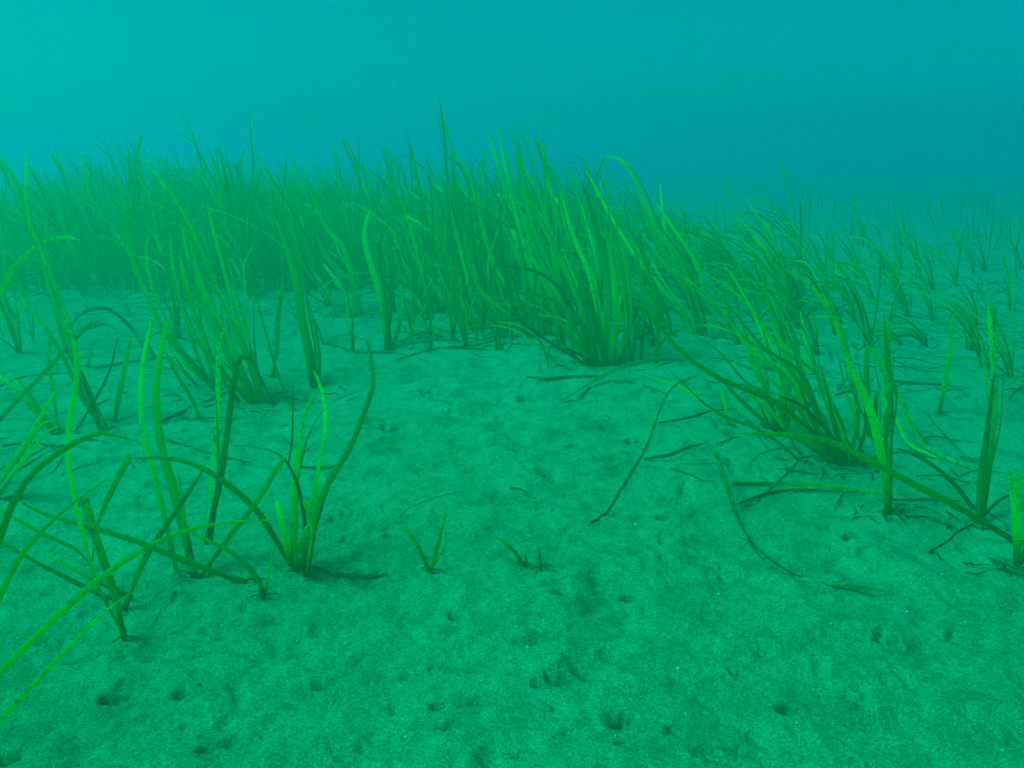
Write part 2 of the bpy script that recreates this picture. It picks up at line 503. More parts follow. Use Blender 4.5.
def plant(label, root, blades, group='eelgrass shoots rooted in the sand', name='eelgrass_shoot', cat='seagrass', depth_mul=1.0, crown=True, extra=0, spread=5, wmul=1.0):
    c = on_bed(*root)
    depth = c.y / ray(*root).y * depth_mul
    e = bpy.data.objects.new(name, None)
    C.objects.link(e)
    e.empty_display_size = 0.05
    e.location = (c.x, c.y, gz(c.x, c.y))
    tagged(e, label, cat, group)
    first = None
    more = []
    for _ in range(extra):
        bl = random.choice(blades)
        if bl[2] == 'dead' and random.random() < 0.7:
            continue
        sc, an, sq = random.uniform(0.5, 1.04), random.gauss(0, 0.09), random.gauss(0, 1)
        rx, ry = bl[0][0]
        jx, jy = random.gauss(0, spread), random.gauss(0, spread * 0.25)
        pts = []
        for k, (px, py) in enumerate(bl[0]):
            t = k / (len(bl[0]) - 1)
            dx, dy = (px - rx) * sc + sq * 7 * t * t, (py - ry) * sc
            a_ = an * (0.4 + 0.6 * t)
            pts.append((rx + jx + dx * math.cos(a_) - dy * math.sin(a_), ry + jy + dx * math.sin(a_) + dy * math.cos(a_)))
        more.append((pts, bl[1] * random.uniform(0.45, 0.8), random.choice(['fresh', 'plain', 'plain', 'furred']), {'lean': random.uniform(-.1, .14), 'tip': random.choice(['round', 'sharp', 'sharp'])}))
    for k, bl in enumerate(list(blades) + more):
        pts, wpx, mat = bl[0], bl[1], bl[2]
        opt = bl[3] if len(bl) > 3 else {}
        lean = opt.get('lean', random.uniform(-0.10, 0.06))
        P = px_blade(depth, pts, wpx, lean)
        w = wpx * depth / FPX * 0.80 * wmul
        add_blade(e, e.location, P, w, mat, opt.get('tip', 'round'), opt.get('twist', random.uniform(0.2, 0.9)), opt.get('face'), label=opt.get('label'))
        elif_ = wpx * wmul > 6 and mat != 'fresh' and k < len(blades)
        if elif_ and not opt.get('fuzz'):
            fuzz_on(e, e.location, P, w, 0.35, 1.0, 26, k + 50)
        if opt.get('fuzz'):
            fuzz_on(e, e.location, P, w, opt.get('f0', 0.5), 1.0, opt['fuzz'], k + 5)
        if first is None:
            first = (P, w)
    if crown:                                      # sheath and a few root threads where the shoot leaves the sand
        P, w = first
        s = Soup()
        d = (P[1] - P[0]).normalized() if len(P) > 1 else Vector((0, 0, 1))
        s.blade([Vector((0, 0, -0.012)), d * 0.012, d * 0.034], w * 0.95, n=8, thick=0.4, cup=0.05, tip='sharp')
        link('sheath', s.mesh('sheath', MAT['sheath']), e)
        s = Soup()
        for _ in range(7):
            a = random.uniform(0, 6.28)
            v = Vector((math.cos(a), math.sin(a) * 0.8, 0)) * random.uniform(0.010, 0.026)
            g = gz(e.location.x + v.x, e.location.y + v.y) - e.location.z
            s.blade([Vector((0, 0, 0.006)), v * 0.5 + Vector((0, 0, 0.005 + g * .5)), v + Vector((0, 0, g + 0.0005))], 0.0016, n=4, tip='sharp', thick=0.5)
        r_ = link('rootlets', s.mesh('rootlets', MAT['dead']), e)
        r_['kind'] = 'stuff'
    return e

PL = [
 # ---- left foreground
 ('thick dark green shoot with two cut stubby blades, nearest the lower left corner', (125, 641), [
   ([(125, 641), (113, 590), (98, 545), (84, 498)], 10, 'plain', {'tip': 'cut', 'face': .1}),
   ([(118, 625), (97, 585), (84, 540), (72, 490), (67, 450), (71, 410), (77, 376), (73, 338), (62, 305)], 9, 'fresh', {'lean': .05}),
   ([(92, 560), (98, 522), (113, 487), (130, 455)], 8, 'plain', {'tip': 'cut'})]),
 ('bright wide blade bending in from the left edge to a drooping dark tip', (-60, 668), [
   ([(-60, 668), (-25, 600), (0, 537), (13, 503), (33, 473), (63, 450), (87, 437), (103, 433), (137, 441)], 10, 'fresh', {'lean': .06, 'tip': 'round'})]),
 ('bright narrow blade rising from beyond the left edge to a thin pale tip', (-70, 760), [
   ([(-70, 760), (-30, 660), (5, 585), (20, 557), (43, 530), (77, 500), (117, 474)], 9, 'fresh', {'lean': .1, 'tip': 'sharp'})]),
 ('very long bright blade sweeping from the left edge across to the middle clump', (-110, 790), [
   ([(-110, 790), (-50, 725), (0, 672), (33, 639), (80, 595), (133, 555), (187, 530), (233, 522), (300, 519)], 10, 'fresh', {'lean': .15, 'tip': 'sharp', 'face': .2})]),
 ('long brown edged blade curving up from the lower left corner', (-90, 830), [
   ([(-90, 830), (-40, 765), (0, 720), (33, 685), (60, 655), (97, 619), (113, 605), (137, 589)], 8, 'plain', {'lean': .08, 'tip': 'sharp'})]),
 ('dark blade leaning low over the sand at the left edge, crossed by brighter ones', (112, 600), [
   ([(112, 600), (80, 585), (50, 570), (25, 556), (-10, 535)], 8, 'plain', {'lean': -.05}),
   ([(100, 585), (80, 553), (43, 534), (10, 516), (-30, 498)], 7, 'plain', {'lean': .02})]),
 ('long dark blade lying slanted from the cut shoot towards the left edge', (252, 586), [
   ([(252, 586), (190, 563), (143, 544), (100, 530), (50, 516), (18, 501)], 8, 'plain', {'lean': -.03, 'face': .1})]),
 ('tall shoot with a dark thick foot and several bright blades, left of the middle clump', (195, 580), [
   ([(195, 580), (186, 540), (174, 492), (162, 450), (156, 410), (157, 375), (164, 335), (172, 312)], 12, 'fresh', {'lean': .04, 'face': .1}),
   ([(198, 580), (203, 535), (209, 490), (213, 455), (217, 413), (218, 363), (219, 342), (229, 324)], 10, 'furred', {'lean': .05, 'fuzz': 60}),
   ([(200, 578), (227, 540), (256, 503), (276, 470), (285, 458)], 6, 'plain', {'tip': 'cut', 'lean': -.03}),
   ([(206, 545), (222, 470), (230, 410), (237, 368), (241, 357), (254, 358)], 8, 'furred', {'lean': .04, 'tip': 'cut'}),
   ([(188, 565), (184, 520), (178, 470)], 6, 'plain', {'tip': 'sharp'})]),
 ('thin dark slanted blade leaning right over the sand, behind the bright sweeping blade', (123, 611), [
   ([(123, 611), (143, 562), (163, 530), (185, 498), (204, 469)], 8, 'plain', {'lean': .03})]),
 ('small shoot with one blade arching back left, just left of the middle clump', (264, 599), [
   ([(264, 599), (258, 580), (243, 562), (222, 547), (190, 533)], 7, 'plain', {'lean': -.02}),
   ([(264, 598), (270, 568), (276, 542)], 4, 'plain', {'lean': 0})]),
 # ---- middle clump
 ('green clump of upright blades on open sand left of centre, with a dark foot', (298, 574), [
   ([(294, 572), (294, 520), (296, 470), (300, 432), (309, 402), (318, 386)], 10, 'fresh', {'lean': .02, 'tip': 'sharp', 'face': .1}),
   ([(303, 573), (312, 503), (321, 450), (325, 415), (320, 385), (312, 368)], 9, 'fresh', {'lean': .05}),
   ([(300, 574), (322, 495), (350, 448), (366, 408), (373, 385), (371, 360), (367, 338)], 8, 'furred', {'lean': .04, 'fuzz': 120, 'f0': .35}),
   ([(291, 566), (282, 525), (276, 500)], 9, 'fresh', {'lean': -.05}),
   ([(289, 562), (276, 540), (256, 510), (222, 480), (190, 463), (160, 458), (127, 459)], 8, 'plain', {'lean': -.04}),
   ([(299, 572), (305, 530), (299, 490), (288, 464), (274, 452), (256, 447)], 5, 'dead', {'fuzz': 60, 'tip': 'sharp'}),
   ([(288, 466), (292, 440), (293, 405), (293, 378)], 2.6, 'furred', {'fuzz': 30, 'f0': .1}),
   ([(306, 574), (311, 530), (305, 500)], 7, 'plain', {'tip': 'cut'}),
   ([(303, 576), (316, 525), (330, 485), (345, 468)], 5, 'plain', {'tip': 'sharp'}),
   ([(296, 576), (302, 545), (308, 525)], 8, 'plain', {'tip': 'cut'})]),
 ('small V shaped sprig of two short blades alone on the open sand', (430, 573), [
   ([(430, 572), (419, 548), (404, 525)], 6, 'plain', {'tip': 'cut', 'lean': 0}),
   ([(430, 573), (438, 545), (447, 509)], 6, 'plain', {'tip': 'round', 'lean': 0}),
   ([(432, 568), (441, 553), (450, 536)], 2.5, 'plain', {'tip': 'sharp', 'lean': 0})]),
 ('tiny sprig with one slanting blade, right of the V shaped sprig', (525, 567), [
   ([(525, 567), (514, 551), (488, 531)], 4.5, 'plain', {'tip': 'sharp', 'lean': 0}),
   ([(526, 567), (526, 552)], 3.5, 'plain', {'lean': 0})]),
 ('single tiny upright stub beside the tiny slanting sprig', (541, 571), [
   ([(541, 571), (540, 560), (539, 550)], 4.5, 'plain', {'tip': 'cut', 'lean': 0})]),
 # ---- left, second row
 ('big leaning clump on the left, its tallest blade reaching to the hazy bed', (258, 404), [
   ([(262, 405), (243, 347), (224, 306), (200, 246), (177, 202), (140, 154)], 9, 'fresh', {'lean': .05}),
   ([(258, 404), (236, 357), (219, 319), (202, 288), (193, 252), (189, 226)], 11, 'fresh', {'lean': 0}),
   ([(262, 402), (250, 345), (246, 300), (244, 264), (256, 242)], 6, 'furred', {'lean': .1, 'fuzz': 30}),
   ([(252, 403), (228, 352), (210, 315), (196, 282), (186, 250), (180, 215)], 8, 'plain', {'lean': .08}),
   ([(266, 404), (250, 362), (238, 322), (228, 285), (216, 240), (207, 205)], 8, 'fresh', {'lean': .1}),
   ([(248, 402), (222, 370), (200, 345), (176, 326)], 7, 'plain', {'lean': -.05}),
   ([(255, 405), (240, 378), (220, 362)], 8, 'plain', {'tip': 'cut'})]),
 ('tall shoot with one blade curving far left and up before its tip hangs over', (214, 388), [
   ([(213, 388), (193, 366), (167, 337), (149, 300), (134, 266), (127, 233), (129, 208), (141, 201), (160, 206), (178, 215)], 9, 'fresh', {'lean': .02}),
   ([(214, 388), (205, 345), (194, 312), (184, 277), (180, 255)], 11, 'fresh', {'lean': -.05}),
   ([(210, 386), (196, 352), (180, 300), (172, 260), (170, 230)], 8, 'plain', {'lean': .1}),
   ([(212, 387), (188, 362), (170, 338), (158, 318)], 7, 'plain')]),
 ('upright clump with wide bright foot and blades bending left, behind the middle clump', (316, 389), [
   ([(318, 389), (310, 353), (301, 308), (295, 275), (292, 256)], 11, 'fresh', {'lean': 0, 'face': 0}),
   ([(314, 388), (303, 335), (296, 290), (287, 225), (273, 187), (256, 153)], 8, 'fresh', {'lean': .1}),
   ([(312, 388), (300, 320), (288, 255), (270, 205), (262, 178)], 6, 'furred', {'lean': .1}),
   ([(320, 390), (318, 345), (309, 300)], 6, 'plain', {'lean': .05})]),
 ('slim bright shoot standing between the two leaning clumps on the left', (272, 378), [
   ([(272, 378), (276, 350), (278, 317), (284, 276)], 8, 'furred', {'fuzz': 40, 'f0': .3})]),
 ('thin shoot with a folded over pale tip, right of the upright clump', (387, 350), [
   ([(386, 350), (389, 318), (391, 287), (393, 256), (397, 245), (409, 246)], 7, 'furred', {'fuzz': 30}),
   ([(390, 350), (383, 305), (372, 270), (364, 238), (366, 222), (371, 206)], 9, 'fresh', {'lean': .05}),
   ([(391, 351), (385, 310), (380, 283), (383, 262)], 7, 'plain'),
   ([(392, 350), (402, 312), (400, 282)], 6, 'plain')]),
 ('shoot with one fresh blade curving left, in front of the hazy bed left of centre', (352, 318), [
   ([(358, 320), (346, 253), (326, 227), (311, 192)], 7, 'fresh'),
   ([(352, 318), (342, 290), (322, 262)], 6, 'plain')]),
 ('slender shoot leaning left, between the folded tip shoot and the big central clump', (480, 330), [
   ([(480, 332), (463, 307), (446, 272), (440, 242)], 7, 'fresh'),
   ([(482, 332), (478, 283), (469, 257), (461, 217), (455, 190), (451, 168)], 8, 'fresh', {'lean': .1})]),
 # ---- central clump
 ('largest dense clump of long blades at the centre, fanned to the left', (602, 366), [
   ([(592, 366), (588, 330), (577, 298), (562, 262), (545, 230), (527, 190), (510, 128)], 8, 'fresh', {'lean': .05}),
   ([(602, 366), (607, 320), (605, 262), (595, 222), (582, 180)], 12, 'fresh', {'lean': 0, 'face': 0}),
   ([(612, 365), (616, 318), (613, 270), (606, 228), (600, 195)], 11, 'fresh', {'lean': .04, 'face': .1}),
   ([(598, 366), (586, 315), (577, 270), (560, 225), (548, 180), (543, 150)], 9, 'plain', {'lean': .1}),
   ([(595, 365), (570, 318), (545, 270), (530, 230), (524, 180), (517, 130)], 8, 'fresh', {'lean': .12}),
   ([(590, 366), (585, 335), (560, 290), (539, 273), (512, 266), (490, 266)], 7, 'furred', {'lean': -.08, 'fuzz': 40}),
   ([(592, 367), (585, 335), (570, 312), (545, 297), (512, 292)], 6, 'furred', {'lean': -.1}),
   ([(592, 367), (562, 350), (532, 330), (508, 310)], 5, 'dead', {'lean': -.05}),
   ([(585, 367), (565, 345), (535, 315), (505, 300), (470, 292)], 6, 'plain', {'lean': -.08}),
   ([(611, 366), (614, 335), (622, 288)], 8, 'fresh', {'lean': -.06}),
   ([(618, 364), (634, 320), (646, 282), (650, 256)], 7, 'plain', {'lean': .05}),
   ([(608, 364), (600, 318), (590, 275), (573, 235), (560, 190)], 10, 'fresh', {'lean': .08}),
   ([(605, 366), (598, 330), (588, 295), (580, 265)], 10, 'plain', {'lean': -.05}),
   ([(620, 363), (628, 330), (626, 290), (618, 250), (607, 205)], 8, 'plain', {'lean': .1}),
   ([(598, 367), (592, 342), (580, 320), (562, 305)], 8, 'plain', {'lean': -.07}),
   ([(614, 366), (622, 344), (628, 318)], 7, 'plain'),
   ([(604, 367), (603, 330), (597, 300), (588, 240), (578, 200)], 9, 'plain', {'lean': .06}),
   ([(596, 367), (575, 352), (548, 346)], 5, 'dead', {'lean': -.06})]),
 ('tall clump of upright blades just left of the largest central clump', (535, 338), [
   ([(535, 338), (525, 290), (520, 240), (505, 190), (493, 150), (486, 130)], 8, 'plain', {'lean': .1}),
   ([(540, 338), (532, 280), (520, 230), (508, 180), (497, 124)], 8, 'fresh', {'lean': .1}),
   ([(530, 337), (515, 300), (495, 265), (479, 205), (486, 140)], 7, 'fresh', {'lean': .05}),
   ([(545, 338), (545, 290), (540, 240), (537, 200)], 8, 'plain'),
   ([(528, 338), (512, 300), (502, 250), (500, 200)], 8, 'plain'),
   ([(548, 338), (555, 290), (553, 250), (541, 200), (520, 160)], 8, 'fresh', {'lean': .1}),
   ([(526, 336), (505, 312), (480, 290), (468, 262), (465, 230)], 7, 'fresh'),
   ([(538, 339), (522, 316), (500, 298)], 7, 'plain')]),
 ('shoot with an arched blade whose tip hangs down, right above the central clump', (705, 337), [
   ([(705, 337), (680, 264), (656, 229), (640, 192), (629, 168), (615, 156), (604, 159), (601, 182)], 7, 'fresh', {'lean': .06}),
   ([(704, 338), (692, 300), (668, 262), (650, 228), (634, 190)], 9, 'fresh', {'lean': .04}),
   ([(706, 337), (699, 272), (676, 232), (652, 198)], 7, 'plain', {'lean': .08}),
   ([(700, 337), (672, 300), (640, 262), (610, 215), (582, 161)], 6, 'fresh', {'lean': .08})]),
 # ---- right clump
 ('large clump on the right, blades swept up left, behind the long slanting blade', (842, 466), [
   ([(842, 466), (815, 405), (795, 370), (774, 326), (766, 288), (756, 258), (742, 240), (731, 222)], 10, 'fresh', {'lean': .06}),
   ([(838, 464), (812, 420), (795, 375), (772, 354), (751, 343), (733, 327), (713, 303), (690, 280), (660, 262), (642, 254)], 9, 'furred', {'lean': .04, 'fuzz': 150, 'f0': .4}),
   ([(846, 466), (832, 410), (820, 380), (807, 337), (795, 312), (786, 284)], 9, 'fresh', {'lean': .03}),
   ([(848, 464), (858, 420), (852, 375), (842, 330), (822, 300), (802, 272)], 9, 'fresh', {'lean': -.02}),
   ([(842, 468), (826, 444), (800, 421), (777, 404), (755, 393), (720, 379), (686, 356), (659, 327), (622, 287)], 9, 'fresh', {'lean': -.12, 'fuzz': 40}),
   ([(836, 463), (800, 425), (774, 398), (757, 372), (742, 345)], 9, 'plain', {'lean': 0}),
   ([(832, 461), (800, 412), (782, 380), (768, 345), (757, 310), (744, 276), (726, 264), (703, 264)], 6, 'furred', {'lean': .05, 'fuzz': 30}),
   ([(850, 466), (842, 425), (826, 390), (804, 352)], 8, 'plain', {'lean': .05}),
   ([(828, 460), (790, 432), (765, 402), (752, 376)], 7, 'plain', {'lean': .02}),
   ([(855, 462), (866, 425), (863, 390), (857, 350)], 7, 'plain', {'lean': .03}),
   ([(846, 468), (838, 445), (822, 425), (800, 405), (778, 396)], 6, 'dead', {'lean': -.06}),
   ([(858, 468), (880, 455), (905, 452)], 5, 'dead', {'lean': -.02})]),
 ('leaning clump with dark foot just left of the large clump on the right', (777, 432), [
   ([(777, 433), (757, 415), (736, 395), (718, 376), (700, 366), (680, 352)], 8, 'plain', {'lean': -.03}),
   ([(780, 430), (782, 388), (772, 352), (758, 322), (744, 295), (724, 263)], 10, 'fresh', {'lean': .06}),
   ([(782, 430), (790, 380), (788, 340), (776, 300)], 9, 'plain', {'lean': .05}),
   ([(776, 430), (762, 380), (748, 342), (736, 300), (735, 286), (724, 262)], 8, 'plain', {'lean': .08}),
   ([(784, 430), (800, 392), (806, 350), (800, 310)], 8, 'plain', {'lean': .05}),
   ([(779, 430), (768, 395), (752, 365)], 8, 'plain')]),
 ('tall bright shoot with one wide curved blade, rooted in front of the large right clump', (889, 515), [
   ([(889, 515), (884, 470), (872, 415), (861, 388), (849, 362), (838, 330), (826, 300)], 11, 'fresh', {'lean': 0, 'face': .1}),
   ([(888, 512), (886, 440), (888, 390), (869, 347), (858, 330)], 7, 'furred', {'fuzz': 90, 'f0': .3, 'lean': .06})]),
 ('fuzzy blade bent over right to the sand, beside the tall bright shoot', (870, 436), [
   ([(870, 436), (866, 390), (868, 345), (876, 350), (886, 378), (902, 400), (912, 428), (928, 448), (975, 470)], 7, 'furred', {'fuzz': 130, 'f0': .4, 'lean': -.08}),
   ([(885, 438), (888, 400), (887, 360), (884, 312)], 7, 'fresh')]),
 ('wide upright shoot standing alone near the right edge', (980, 522), [
   ([(980, 522), (981, 493), (985, 450), (991, 405), (994, 372)], 11, 'furred', {'face': 0, 'fuzz': 60, 'lean': 0}),
   ([(982, 520), (990, 460), (996, 400), (992, 350), (988, 300)], 8, 'plain', {'lean': .05}),
   ([(978, 522), (1000, 500), (1020, 492)], 4, 'dead')]),
 ('short stubby shoot at the very right edge, in front of the wide upright one', (1016, 566), [
   ([(1016, 566), (1015, 513), (1009, 470)], 8, 'plain', {'tip': 'cut'}),
   ([(1018, 560), (1017, 510), (1018, 472)], 8, 'fresh', {'tip': 'cut'}),
   ([(1017, 566), (1030, 540), (1050, 520)], 6, 'plain')]),
 ('thin dark upright shoot farther back on the right sand', (939, 415), [
   ([(939, 415), (945, 380), (950, 345), (953, 315)], 6, 'plain', {'lean': 0})]),
 ('long broad blade slanting from the right edge over to the left, low above the sand', (1020, 545), [
   ([(1020, 545), (990, 526), (968, 513), (940, 497), (911, 483), (890, 471), (868, 460), (835, 443), (800, 436), (770, 434), (738, 434)], 9, 'fresh', {'lean': -.06, 'face': .2})]),
 ('short pale green blade arching right of the tall bright shoot', (975, 510), [
   ([(975, 510), (955, 485), (935, 467), (915, 455), (896, 448)], 6, 'furred', {'lean': -.02, 'fuzz': 20})]),
 ('thin dark forked stem lying on the right hand sand', (975, 523), [
   ([(975, 523), (958, 532), (948, 541), (928, 553)], 3.5, 'dead', {'tip': 'cut'}),
   ([(950, 539), (950, 525), (940, 512)], 3, 'dead')]),
 # ---- left edge, second row
 ('dark shoot crossing others in an X at the left edge', (-12, 432), [
   ([(-12, 432), (10, 408), (27, 390), (50, 366), (83, 331), (95, 322), (108, 325)], 7, 'plain'),
   ([(52, 434), (34, 412), (18, 393), (-6, 370)], 7, 'plain')], ),
 ('shoot with two blades leaning left on the pale sand, left second row', (107, 431), [
   ([(107, 431), (92, 398), (80, 372), (72, 340), (60, 300), (45, 262), (33, 234), (26, 205), (26, 140)], 7, 'plain', {'lean': .12}),
   ([(105, 430), (86, 385), (66, 345), (52, 290), (30, 225), (14, 178), (-4, 152)], 8, 'fresh', {'lean': .12})]),
 ('short dark upright shoot beside the X of blades on the left', (59, 434), [
   ([(59, 434), (54, 400), (49, 360), (50, 330)], 6, 'plain')]),
 ('beaded dark old stem leaning right on the left sand', (74, 434), [
   ([(74, 434), (95, 400), (110, 370), (118, 335)], 3.5, 'dead', {'fuzz': 60, 'f0': .1})]),
 ('single see through bright blade standing upright on the pale sand at left', (114, 422), [
   ([(114, 422), (119, 395), (124, 370), (131, 336)], 7, 'fresh', {'lean': 0, 'face': 0})]),
 ('short bright blade standing behind the left second row', (87, 368), [
   ([(87, 368), (91, 352), (98, 338)], 7, 'furred', {'lean': 0})]),
 ('bright arching blade bending in from the left edge over the hazy bed', (-55, 400), [
   ([(-55, 400), (-25, 335), (0, 291), (13, 269), (29, 252), (46, 241), (64, 237), (80, 240)], 9, 'fresh', {'lean': .02})]),
 ('shoot with a slanting bright blade at the left edge, mid height', (-10, 500), [
   ([(-10, 500), (12, 463), (33, 430), (50, 400), (58, 388), (75, 383)], 8, 'fresh', {'tip': 'sharp'}),
   ([(-14, 492), (10, 462), (28, 440), (44, 425)], 7, 'plain')]),
 ('dark shoot whose two thin blades arch right over the pale sand, left second row', (66, 352), [
   ([(66, 352), (75, 319), (97, 308), (112, 311), (133, 330), (150, 362)], 4.5, 'dead', {'tip': 'sharp'}),
   ([(69, 350), (76, 332), (89, 328), (105, 324), (118, 330)], 4.5, 'dead')]),
 ('small leaning shoot on the sand in front of the big left clump', (200, 420), [
   ([(200, 420), (192, 400), (180, 380), (165, 352)], 7, 'plain'),
   ([(240, 402), (222, 380), (205, 362)], 6, 'plain')], ),
]
EXTRA = {'shoot with a slanting bright': (4, 12), 'dark blade leaning low': (2, 14), 'tall shoot with a dark thick': (2, 6), 'short stubby': (3, 9), 'big leaning clump': (12, 14), 'tall shoot with one blade curving': (7, 12), 'upright clump with wide': (7, 10), 'green clump of upright': (5, 3),
         'largest dense clump': (24, 24), 'tall clump of upright': (18, 24), 'shoot with an arched': (9, 20), 'large clump on the right': (18, 24),
         'leaning clump with dark': (12, 24), 'slender shoot': (4, 6), 'thin shoot with a folded': (4, 5), 'fuzzy blade bent': (4, 8),
         'tall bright shoot': (2, 3), 'wide upright': (2, 3), 'shoot with two blades leaning': (3, 5), 'dark shoot crossing': (3, 8), 'shoot with one fresh': (4, 6)}
for spec in PL:
    ex = next((v for k, v in EXTRA.items() if spec[0].startswith(k)), (0, 0))
    plant(*spec, extra=ex[0], spread=ex[1], wmul=0.76 if ex[0] > 4 and ex[1] > 4 else 1.0)

# ------------------------------------------------------------------ shed blades on the sand, each on its own
def loose(label, pts, wpx, mat, lifts=None, fuzz=0, tip='round', face=None, strands=()):
    lifts = lifts or [0.004] * len(pts)
    P = [on_bed(px, py, lf) for (px, py), lf in zip(pts, lifts)]
    c = P[len(P) // 2]
    w = wpx * c.y / FPX * 0.8
    off = Vector((c.x, c.y, gz(c.x, c.y)))
    if fuzz or strands:
        e = bpy.data.objects.new('shed_blade', None)
        C.objects.link(e)
        e.location = off
        add_blade(e, off, P, w, mat, tip, 0.8, face, n=26)
        for st in strands:
            Q = [on_bed(px, py, 0.004) for px, py in st]
            add_blade(e, off, Q, w * 0.45, 'dead', 'sharp', 0.8, face, n=16)
        if fuzz:
            fuzz_on(e, off, P, w, 0.0, 0.8, fuzz, 9)
    else:
        s = Soup()
        s.blade([p - off for p in P], w, n=24, face=random.uniform(-1, 1) if face is None else face, twist=0.8, tip=tip)
        e = link('shed_blade', s.mesh('shed_blade', MAT[mat]))
        e.location = off
    tagged(e, label, 'dead blade', 'shed blades lying on the sand')
    return e

LOOSE = [
 ('long furry blade lying in a big open curve on the right sand', [(716, 452), (726, 482), (736, 512), (752, 542), (782, 566), (830, 582), (868, 588), (896, 593)], 10, 'old', [.05, .04, .02, .008, .004, .004, .004, .004], 150, 'round', .3, [[(732, 508), (760, 556), (800, 580), (818, 582)]]),
 ('long curled blade rising off the sand right of centre, tip bent over', [(590, 523), (606, 514), (621, 490), (645, 450), (655, 424), (664, 400), (677, 384), (702, 374)], 4.5, 'furred', [.003, .004, .008, .02, .04, .06, .07, .06], 60, 'round', .2, []),
 ('thin dark twig like blade branching off the curled blade', [(644, 459), (669, 455), (690, 447), (706, 443)], 4.5, 'dead', None, 20),
 ('pale blade arched over the sand in front of the central clump', [(560, 402), (592, 382), (622, 367), (655, 360), (686, 360)], 6, 'old', [.003, .012, .03, .03, .02], 30),
 ('dark flat blade lying at the foot of the central clump', [(527, 377), (548, 379), (570, 377), (605, 376)], 5, 'dead'),
 ('very thin looped thread on the sand under the pale arched blade', [(594, 390), (599, 408), (608, 417), (620, 423)], 2, 'dead'),
 ('thin dark blade bending right under the pale arched blade', [(615, 382), (630, 382), (648, 387), (667, 394)], 3, 'dead'),
 ('long thin pale edged blade lying across the sand left of the right clump', [(659, 423), (692, 417), (712, 411), (745, 408)], 3, 'dead'),
 ('fine pale thread lying on the open sand at the centre', [(399, 518), (409, 508), (426, 501), (445, 495), (467, 491)], 1.8, 'pale'),
 ('short dark scrap of blade on the open sand at the centre', [(510, 488), (522, 490), (536, 498)], 3, 'dead'),
 ('flat green blade, upper of two lying parallel at the foot of the right clump', [(733, 484), (777, 484), (815, 484), (845, 488), (881, 493)], 6, 'plain', None, 20, 'cut'),
 ('dark blade, lower of two lying parallel at the foot of the right clump', [(740, 503), (771, 493), (800, 490), (830, 491), (864, 494)], 5, 'dead'),
 ('furry knotted blade looping over the sand below the right clump', [(742, 508), (773, 487), (802, 456), (795, 448), (777, 449), (757, 456), (746, 472)], 4, 'old', [.004, .004, .02, .03, .035, .02, .006], 130),
 ('long thin dark arc of blade lying near the right edge', [(878, 500), (905, 500), (935, 500), (968, 503), (995, 517), (1012, 528)], 3.5, 'dead'),
 ('straight dark blade lying across the right sand behind the tall bright shoot', [(885, 380), (918, 383), (948, 385), (975, 388)], 4, 'dead'),
 ('dark narrow strip lying slanted on the right sand, behind the fuzzy bent blade', [(905, 395), (925, 412), (950, 440), (975, 462), (992, 482)], 3.5, 'dead'),
 ('thin straight dark blade slanting down to the wide upright shoot at right', [(912, 425), (930, 448), (952, 470), (978, 492)], 4, 'dead'),
 ('dark flaky litter strip lying beside the foot of the middle clump', [(312, 566), (330, 573), (350, 576), (372, 577), (389, 574)], 7, 'dead', None, 60),
 ('pale scrap lying on the lower left sand', [(190, 581), (180, 582), (170, 592), (160, 612), (152, 630)], 2.5, 'old', None, 30),
 ('dark curved blade lying behind the tall left shoot', [(160, 422), (187, 410), (217, 397), (233, 389)], 5, 'dead'),
 ('furry dark blade lying flat between the left shoots', [(167, 440), (200, 451), (228, 458), (256, 464)], 5, 'dead', None, 60),
 ('thin blade lying on the sand behind the middle clump', [(232, 446), (252, 446), (268, 453), (282, 464)], 2.6, 'pale'),
 ('thin dark blade lying across the sand right of the middle clump', [(300, 467), (318, 468), (340, 466)], 4, 'dead'),
 ('long thin blade lying across the pale sand, far left second row', [(0, 386), (20, 378), (50, 374), (85, 373)], 3, 'dead'),
 ('thin dark blade lying flat near the left edge, nearer the camera', [(2, 446), (30, 443), (60, 446), (88, 440), (112, 443)], 4, 'dead'),
 ('long fine stem lying on the sand right of the left clump', [(60, 475), (100, 460), (140, 462), (160, 455)], 2.5, 'pale'),
 ('long fine blade lying behind the left clump, ending near its foot', [(95, 368), (130, 362), (170, 358), (208, 362)], 3, 'dead'),
 ('dark blade lying along the far edge of the open sand, left of the central clump', [(330, 345), (360, 352), (395, 353), (430, 362)], 3.5, 'dead'),
 ('long dark twiggy blade lying at the far edge of the open sand', [(395, 360), (430, 350), (458, 348), (490, 350)], 3.5, 'dead'),
 ('short dark blade lying farther back on the right sand', [(835, 395), (858, 390), (880, 392)], 3.5, 'dead'),
 ('fine forked thread on the sand under the curled blade', [(588, 452), (606, 462), (616, 472), (622, 480)], 1.8, 'pale'),
]
for spec in LOOSE:
    loose(*spec)

# ------------------------------------------------------------------ the bed behind: shoots copied from a few grown ones
def grown_blade(h, lean, curve, droop, r):
    """points of a free blade rooted at 0: leans with the current to -x, bends, maybe hangs over at the tip"""
    P, p = [], Vector((0, 0, -0.01))
    a = r.uniform(-0.05, 0.05) - lean * 0.4
    yaw = r.gauss(0, 0.35)
    n = 7
    for k in range(n + 1):
        p.z = max(p.z, 0.004) if k else p.z
        P.append(p.copy())
        t = k / n
        step = h / n
        p = p + Vector((math.sin(a) * math.cos(yaw), math.sin(a) * math.sin(yaw) + 0.10 * math.sin(2.0 * t + yaw * 4), math.cos(a))) * step
        a -= (lean * 0.9 + curve * t) / n * 1.4
        if droop and t > 0.68:
            a -= droop
    return P

